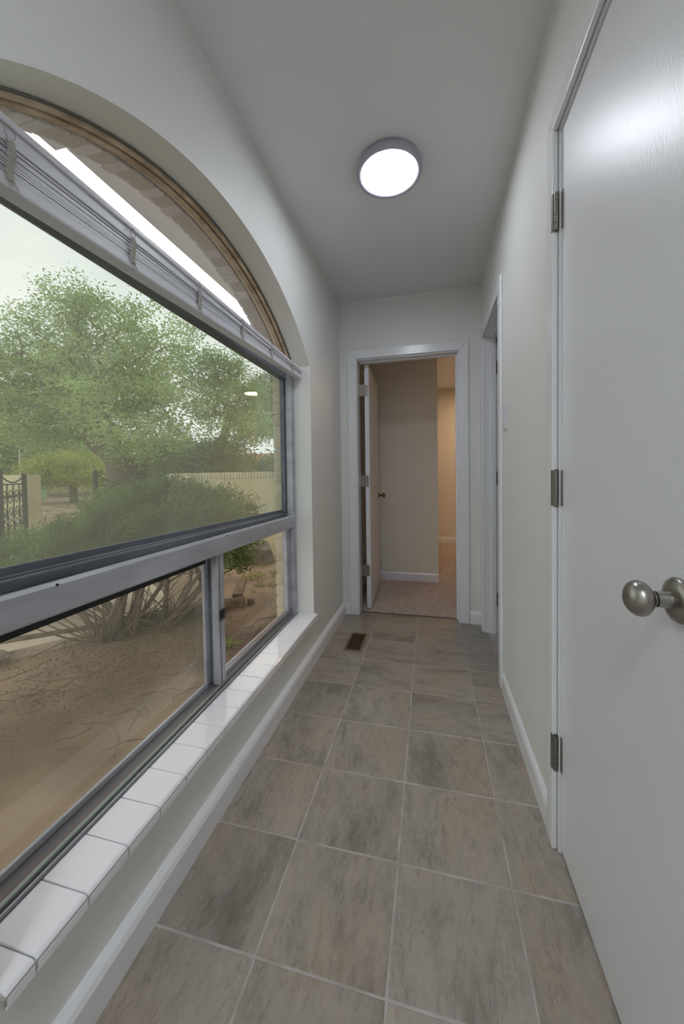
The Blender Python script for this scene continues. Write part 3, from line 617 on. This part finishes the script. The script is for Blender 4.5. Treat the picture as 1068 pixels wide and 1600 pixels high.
# iron gate and fence
def iron(name, p, q, z1, label, n=7, post_h=1.42, scroll=True, cat='gate'):
    p, q = Vector((*p, ZG)), Vector((*q, ZG)); t = empty(name, p); tag(t, label, cat)
    L = (q-p).length; d = (q-p)/L; nn_ = Vector((-d.y, d.x, 0))
    def at_(u, z): return p+d*u+Vector((0, 0, z))
    def bar(u, za, zb, w, nm): 
        m = MB(); a_, b_ = at_(u, za), at_(u, zb)
        m.add([a_-d*w-nn_*w, a_+d*w-nn_*w, a_+d*w+nn_*w, a_-d*w+nn_*w, b_-d*w-nn_*w, b_+d*w-nn_*w, b_+d*w+nn_*w, b_-d*w+nn_*w], [(3, 2, 1, 0), (4, 5, 6, 7), (0, 1, 5, 4), (1, 2, 6, 5), (2, 3, 7, 6), (3, 0, 4, 7)]).build(nm, IRON, t)
    bar(0, 0, post_h, .035, 'post'); bar(L, 0, post_h-.06, .035, 'post')
    for z_ in (.15, z1-.22, z1): MB().tube([at_(0, z_), at_(L, z_)], .014, 6).build('rail', IRON, t)
    for i in range(1, n): bar(L*i/n, .15, z1, .009, 'picket')
    def spiral(u, z, r, s, turns=1.6, vs_=1):
        P_ = []
        for k_ in range(26):
            f_ = k_/25; a_ = f_*turns*6.283; rr = r*(1-f_*.8); P_.append(at_(u+s*rr*math.cos(a_), z+vs_*rr*math.sin(a_)))
        MB().tube(P_, .008, 5).build('scroll', IRON, t)
    if scroll:
        for i in range(n):
            u = L*(i+.5)/n; spiral(u, .45, L/n*.42, 1); spiral(u, .72, L/n*.42, -1, 1.6, -1); spiral(u, .98, L/n*.42, 1)
    # swooping top between the posts
    MB().tube([at_(L*i/14, z1+.03+(post_h-z1-.05)*(2*i/14-1)**2) for i in range(15)], .013, 6).build('top_curve', IRON, t)
    spiral(.09, post_h-.02, .08, 1); spiral(L-.09, post_h-.08, .08, -1)
    for u in (0, L): MB().lathe([(0, .036), (.01, .045), (.03, .04), (.05, .02), (.06, .001)], at_(u, post_h if u == 0 else post_h-.06), (0, 0, 1), 12).build('finial', IRON, t)
iron('iron_gate', (-6.85, 4.50), (-7.8, 5.55), 1.22, 'black wrought iron gate with scrollwork at the left edge of the window', n=4)
iron('iron_fence', (-7.0, 6.40), (-6.75, 7.5), 1.15, 'black scrolled iron fence panel rising behind the middle of the juniper', n=6, post_h=1.43, cat='fence')
pc = bx(-9.32, -8.62, 6.1, 6.5, ZG-.1, 1.20).build('gate_pillar', STUC, bevel=.02); tag(pc, 'cream masonry pillar behind the iron gate', 'pillar')
# utility cabinet
uc = empty('utility_cabinet', (-25, 18.65, ZG)); tag(uc, 'mint green louvred utility cabinet beside the far road', 'utility box')
bx(-25.35, -24.65, 18.4, 18.9, ZG, .80).build('cabinet_body', MINT, uc, bevel=.02)
for i in range(7): bx(-25.33, -24.64, 18.36, 18.399, ZG+.12+i*.125, ZG+.17+i*.125).build('louver', MINT, uc); 
for i in range(7): bx(-24.649, -24.61, 18.42, 18.88, ZG+.12+i*.125, ZG+.17+i*.125).build('louver', MINT, uc)
bx(-25.40, -24.60, 18.35, 18.95, .80, .84).build('cabinet_lid', MINT, uc, bevel=.01)
po = MB().lathe([(-.2, .06), (3.2, .045), (3.25, .01)], (-25.6, 18.0, ZG), (0, 0, 1), 10).build('street_post', mat('pale_post', srgb(176, 176, 160), .8)); tag(po, 'thin pale post standing in the distance above the iron gate', 'post')
# houses beyond
def house(x0, x1, y0, y1, zt, ridge, label):
    t = empty('house', ((x0+x1)/2, (y0+y1)/2, ZG)); tag(t, label, 'house')
    bx(x0, x1, y0, y1, ZG, zt).build('wall', STUC, t)
    xm = (x0+x1)/2; ym = (y0+y1)/2
    MB().add([(x0-.5, y0-.5, zt), (x1+.5, y0-.5, zt), (x1+.5, y1+.5, zt), (x0-.5, y1+.5, zt), (x0+1.5, ym, ridge), (x1-1.5, ym, ridge)], [(0, 1, 5, 4), (1, 2, 5), (2, 3, 4, 5), (3, 0, 4), (3, 2, 1, 0)]).build('roof', ROOF, t)
    for i in range(3):
        xx = x0+(x1-x0)*(i+.5)/3; w_ = bx(xx-.6, xx+.6, y0-.05, y0-.001, 1.0, 2.0).build('window', mat('dark_window', srgb(70, 76, 82), .2), t)
house(-20, -10, 30, 38, 2.15, 3.4, 'low cream house with a terracotta roof beyond the yard wall')
house(-46, -34, 26, 34, 2.3, 3.8, 'distant low house seen faintly under the trees at the left')

# ---------------------------------------------------------------- plants
def leaves(P, size, n, spread, up=.0, narrow=.45, seed=0):
    """n little diamond leaves scattered round each point of P"""
    r_ = np.random.default_rng(seed); P = np.repeat(np.asarray(P), n, 0); N_ = len(P)
    c = P+r_.normal(0, 1, (N_, 3))*np.asarray(spread); d = r_.normal(0, 1, (N_, 3)); d[:, 2] = d[:, 2]*.6+up; d /= np.linalg.norm(d, axis=1)[:, None]
    e = np.cross(d, r_.normal(0, 1, (N_, 3))); e /= np.linalg.norm(e, axis=1)[:, None]; s = size*r_.uniform(.6, 1.4, N_)[:, None]
    v = np.empty((N_*4, 3)); v[0::4] = c-d*s*.5; v[1::4] = c+e*s*narrow*.5; v[2::4] = c+d*s*.5; v[3::4] = c-e*s*narrow*.5
    return v, np.arange(N_*4).reshape(N_, 4)
def grow(root, targets, r_base, power=.5, bias=.8):
    """connect each target to the nearest node of the growing skeleton (prefers nodes nearer the root); returns nodes, parents, radii"""
    root = np.array(root, float); nodes = [root[0]] if root.ndim > 1 else [root]; par = [-1]
    if root.ndim > 1:
        for q in root[1:]: nodes.append(q); par.append(len(nodes)-2)
    trunk = len(nodes); T = np.array(targets); o = np.argsort(np.linalg.norm(T-nodes[-1], axis=1)); dist = [0.0]
    for i in range(1, trunk): dist.append(dist[-1]+np.linalg.norm(nodes[i]-nodes[i-1]))
    for t in T[o]:
        A = np.array(nodes[max(0, trunk-3):]); D = np.linalg.norm(A-t, axis=1); k = int(np.argmin(D+np.array(dist[max(0, trunk-3):])*(1-bias)))+max(0, trunk-3)
        mid = (nodes[k]+t)/2+np.array([random.gauss(0, .05), random.gauss(0, .05), random.gauss(0, .04)+.04])*np.linalg.norm(t-nodes[k])
        nodes.append(mid); par.append(k); dist.append(dist[k]+np.linalg.norm(mid-nodes[k]))
        nodes.append(t); par.append(len(nodes)-2); dist.append(dist[-1]+np.linalg.norm(t-mid))
    cnt = np.ones(len(nodes))
    for i in range(len(nodes)-1, 0, -1): cnt[par[i]] += cnt[i]
    rad = r_base*(cnt/cnt[0])**power
    return np.array(nodes), par, rad
def skeleton(nodes, par, rad, rmin, m, name, parent, k=5, first=1):
    V = []; Fc = []
    for i in range(first, len(nodes)):
        a, b = nodes[par[i]], nodes[i]; d = b-a; L_ = np.linalg.norm(d)
        if L_ < 1e-5: continue
        d = d/L_; h = np.array([0, 0, 1.]) if abs(d[2]) < .9 else np.array([1., 0, 0]); e = np.cross(d, h); e /= np.linalg.norm(e); g_ = np.cross(d, e)
        ra, rb = max(rad[i]*1.08, rmin), max(rad[i], rmin); ra = min(ra*1.1, max(rad[par[i]], rmin)); n0 = len(V)
        for j in range(k): t_ = 2*math.pi*j/k; V.append(a+ra*(math.cos(t_)*e+math.sin(t_)*g_))
        for j in range(k): t_ = 2*math.pi*j/k; V.append(b+rb*(math.cos(t_)*e+math.sin(t_)*g_))
        Fc += [(n0+j, n0+(j+1) % k, n0+k+(j+1) % k, n0+k+j) for j in range(k)]
    return npmesh(name, np.array(V), np.array(Fc), m, parent)
def blobs(B, n, seed=0, shell=.0):
    r_ = np.random.default_rng(seed); vol = np.array([b[3]*b[4]*b[5] for b in B]); pick = r_.choice(len(B), n, p=vol/vol.sum()); out = []
    for k in pick:
        while True:
            q = r_.uniform(-1, 1, 3)
            if q@q <= 1: break
        b = B[k]; out.append((b[0]+q[0]*b[3], b[1]+q[1]*b[4], b[2]+q[2]*b[5]))
    return np.array(out)
def tree(name, label, root, B, n, nl, leafsize, spread, r_base, lm, cat='tree', seed=0, bark=BARK, up=0, narrow=.45, power=.5, rmin=.004, group=None):
    T = blobs(B, n, seed); t = empty(name, tuple(np.array(root)[0])); tag(t, label, cat, group)
    nodes, par, rad = grow(root, T, r_base, power); nt_ = len(root)
    P_ = []; Rr = []
    for i in range(nt_-1):
        for q in (0, .5): P_.append(tuple(nodes[i]*(1-q)+nodes[i+1]*q)); Rr.append(rad[i]*(1-q)+rad[i+1]*q)
    P_.append(tuple(nodes[nt_-1])); Rr.append(rad[nt_-1]*.9)
    for _ in range(3): Rr = [Rr[0]]+[(Rr[i-1]+Rr[i]+Rr[i+1])/3 for i in range(1, len(Rr)-1)]+[Rr[-1]]
    MB().tube(P_, [float(q) for q in Rr], 14).build('trunk', bark, t, smooth=True)
    skeleton(nodes, par, rad, rmin, bark, 'branches', t, 6, nt_)['kind'] = 'stuff'
    v, f = leaves(T, leafsize, nl, spread, up, narrow, seed); npmesh('foliage', v, f, lm, t)['kind'] = 'stuff'
    return t
# big spreading locust
BT = [(-9.6, 8.2, 6.0, .7, .8, 1.0), (-9.0, 8.3, 5.3, 1.6, 1.4, .75), (-10.8, 8.5, 5.3, 1.2, 1.3, .8), (-10.6, 8.2, 3.9, 1.7, 1.6, .7), (-8.8, 8.5, 4.2, 1.6, 1.5, .75), (-7.0, 8.4, 4.9, 1.1, 1.2, .75),
      (-6.9, 8.2, 3.9, 1.2, 1.3, .65), (-9.6, 8, 3.0, 2.0, 1.7, .5), (-11.6, 8.2, 2.8, 1.3, 1.4, .6), (-7.6, 7.6, 3.0, 1.5, 1.3, .55), (-6.2, 7.8, 3.0, 1.0, 1.1, .5), (-6.6, 7.2, 2.2, 1.1, .9, .45), (-9.2, 7.6, 2.3, 1.3, 1.2, .4), (-12.0, 8.2, 4.2, 1.3, 1.4, 1.2)]
BT += [(-11.3, 8.2, 3.5, 1.5, 1.4, .7), (-8.2, 8.2, 3.5, 1.6, 1.4, .6), (-10.4, 7.9, 2.4, 1.5, 1.2, .35), (-6.2, 7.0, 1.95, 1.1, .7, .4), (-7.1, 6.9, 2.35, 1.0, .7, .35), (-5.3, 7.2, 2.2, .8, .6, .3), (-7.0, 6.9, 1.75, .7, .5, .3)]
tree('locust_tree', 'tall spreading light green tree with an arching trunk filling the large pane',
     [(-7.95, 8.0, ZG-.1), (-7.93, 8.0, .6), (-7.9, 8.0, 1.3), (-7.95, 8.0, 1.55), (-8.06, 8.02, 1.72), (-8.25, 8.05, 1.87), (-8.5, 8.1, 2.0), (-8.75, 8.1, 2.2), (-8.8, 8.15, 2.5), (-8.75, 8.2, 2.9), (-8.7, 8.25, 3.3), (-8.6, 8.3, 3.7)], BT, 1400, 50, .085, (.19, .19, .10), .34, LEAF, seed=3, power=.62)
# second tree, thinner, to the right behind
BT2 = [(-4.6, 8.9, 2.25, .9, .7, .3), (-5.2, 9.6, 3.3, 1.0, .8, .55), (-6.2, 9.8, 4.2, 1.0, .9, .7), (-4.9, 9.4, 2.5, 1.0, .8, .35), (-6.0, 9.5, 3.0, .9, .8, .5)]
tree('locust_tree', 'thinner open-crowned tree showing bare boughs right of the big tree', [(-5.9, 9.8, ZG-.1), (-5.95, 9.8, .9), (-6.1, 9.8, 1.9), (-5.8, 9.7, 2.6)], BT2, 290, 50, .085, (.14, .14, .10), .14, LEAF, seed=8, power=.6)
tree('leafy_tree', 'dark bushy treetop just left of the window jamb beneath the blind', [(-4.95, 12.6, ZG), (-5.0, 12.6, 2), (-5.05, 12.6, 3)], [(-5.9, 12.6, 4.2, .7, .8, .75), (-5.2, 12.5, 3.6, .9, .8, .5), (-6.3, 12.5, 3.2, 1.0, .8, .45)], 170, 60, .09, (.18, .18, .15), .16, LEAF2, seed=11)
# yellow-green bush by the road, and hedge trees beyond the yard wall
tree('roadside_tree', 'yellow-green low tree behind the gap between the iron gate and fence', [(-19, 16, ZG), (-19, 16, .6)], [(-19.3, 16, 1.7, 2.3, 1.6, .8), (-17.4, 16, 1.3, 1.4, 1.2, .7), (-20.6, 16, 1.2, 1.4, 1.2, .5)], 260, 70, .14, (.28, .28, .2), .2, LEAFY, seed=12)
tree('hedge_tree', 'dark green bushy tree over the left half of the yard wall', [(-6.6, 8.9, ZG), (-6.6, 8.9, .8)], [(-6.5, 8.9, 1.5, 1.2, .6, .7), (-5.3, 9, 1.55, .8, .6, .6)], 200, 70, .08, (.14, .14, .12), .1, LEAF2, seed=13)
tree('hedge_tree', 'green bush peeking over the right end of the yard wall', [(-4.4, 9.0, ZG), (-4.4, 9.0, .7)], [(-4.4, 9, 1.25, .9, .6, .4), (-3.6, 9, 1.15, .7, .5, .3)], 110, 70, .08, (.12, .12, .1), .07, LEAF2, seed=14)
tree('distant_tree', 'hazy green tree behind the roadside left of the gate', [(-34, 21, ZG), (-34, 21, 2)], [(-34, 21, 3.5, 4, 3, 2.2), (-28, 24, 2.8, 4, 3, 1.6)], 180, 80, .35, (.7, .7, .5), .3, LEAF, seed=15)
tree('distant_tree', 'far green treeline beyond the driveway, middle of the large pane', [(-25, 29, ZG), (-25, 29, 2)], [(-25, 28, 2.6, 4.2, 2, 2.0), (-18, 25.5, 2.2, 3, 1.6, 1.5)], 220, 80, .35, (.7, .7, .5), .3, LEAF2, seed=16)

# juniper: leafy top on a fan of bare stems
jn = empty('juniper_shrub', (-2.35, 2.62, ZG)); tag(jn, 'wide dark green juniper shrub with bare grey stems close outside the window', 'shrub')
JB = [(-3.75, 2.75, .38, .50, .40, .20), (-3.15, 2.75, .58, .40, .38, .20), (-2.75, 2.8, .74, .36, .36, .24), (-2.40, 2.9, .84, .36, .36, .28), (-2.05, 3.0, .78, .34, .36, .26), (-1.78, 3.05, .68, .22, .30, .22), (-2.9, 2.9, .45, .7, .3, .16), (-1.78, 3.05, .42, .20, .16, .14), (-4.2, 2.8, .20, .4, .3, .18), (-1.90, 3.30, .36, .26, .22, .16), (-2.0, 3.25, .52, .28, .25, .16), (-3.5, 2.5, .32, .5, .25, .16)]
JT = blobs(JB, 780, 21)
bases = [(-2.52+.13*math.cos(k*2.4)*1.0+.10*(k % 5-1), 2.52+.11*math.sin(k*2.4)+.085*(k % 5-1)) for k in range(17)]
BS = [[] for _ in bases]
for q in JT: BS[int(np.argmin([abs(q[0]-b[0])+.35*random.random() for b in bases]))].append(q)
V = []; Fc = []
for b, T in zip(bases, BS):
    if len(T) < 3: continue
    nodes, par, rad = grow([(b[0], b[1], ZG-.02), (b[0]+random.uniform(-.03, .03), b[1]+.01, ZG+.05)], T, .020, .50, .55)
    o = skeleton(nodes, par, rad, .0028, TWIG, 'stem', jn, 5)
# extra bare dead sticks fanning towards the window
for i in range(46):
    b = random.choice(bases); a_ = random.uniform(-.2, 3.6); L_ = random.uniform(.35, .95); el = random.uniform(.25, 1.1)
    p = Vector((b[0], b[1], ZG)); P_ = [p]
    dv = Vector((math.cos(a_)*math.cos(el)*-1, math.sin(a_)*math.cos(el)*random.choice((1, -.7)), math.sin(el)))
    for s_ in range(5):
        dv = (dv+Vector((random.gauss(0, .14), random.gauss(0, .14), random.gauss(.05, .1)))).normalized(); p = p+dv*L_/5; P_.append(p.copy())
    MB().tube(P_, [.009*(1-.16*k_)*random.uniform(.7, 1.2) for k_ in range(6)], 5).build('stick', TWIG, jn)
v, f = leaves(JT, .060, 95, (.052, .052, .048), .6, .15, 22); npmesh('foliage', v, f, JUN, jn)['kind'] = 'stuff'
# litter of twigs and weeds on the soil
def twig(i):
    x_, y_ = random.uniform(-3.0, -1.25), random.uniform(1.3, 3.0); a_ = random.uniform(0, 3.14); L_ = random.uniform(.12, .5); p = Vector((x_, y_, ZG+.008)); P_ = []
    for s_ in range(5): P_.append(p+Vector((math.cos(a_)*L_*s_/4, math.sin(a_)*L_*s_/4, random.uniform(0, .02)))); a_ += random.gauss(0, .2)
    return P_
m = MB()
for i in range(90): m.tube(twig(i), .0035, 4)
o = m.build('fallen_twigs', TWIG)
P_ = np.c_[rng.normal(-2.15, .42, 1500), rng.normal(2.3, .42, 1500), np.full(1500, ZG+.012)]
v, f = leaves(P_[P_[:, 0] < -1.1], .016, 5, (.05, .05, .003), 0, .4, 71); lm_ = npmesh('litter_shade', v, f, mat('dry_litter_shade', srgb(112, 92, 74), 1, col2=srgb(138, 116, 94), nscale=20)); tag(lm_, 'thin dry brown leaf litter that also darkens the soil as juniper shade', 'leaf litter', kind='stuff')  # brown leaf bits, also put here to darken the soil as juniper shade
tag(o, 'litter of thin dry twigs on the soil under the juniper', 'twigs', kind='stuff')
wl_ = [(-2.3, 4.85, .2, 'pale weed clump near the boulder'), (-2.16, 4.25, .22, 'low green weed patch in the middle of the sandy strip'), (-1.80, 3.95, .22, 'green weed tuft seen beside the window jamb'), (-1.98, 4.55, .16, 'small weed tuft between the boulder and the window jamb'), (-1.52, 2.47, .06, 'tiny weed sprig at the foot of the middle sash stile')]
for i, (x_, y_, s_, lab) in enumerate(wl_):
    r_ = np.random.default_rng(50+i); P_ = np.c_[r_.normal(x_, s_*.5, 26), r_.normal(y_, s_*.5, 26), np.full(26, ZG+.025)]
    v, f = leaves(P_, .05, 9, (.025, .025, .012), .5, .14, 60+i); o = npmesh('weed', v, f, GRASS); tag(o, lab+' outside', 'weed', 'weeds in the sandy yard', 'stuff')
o = None
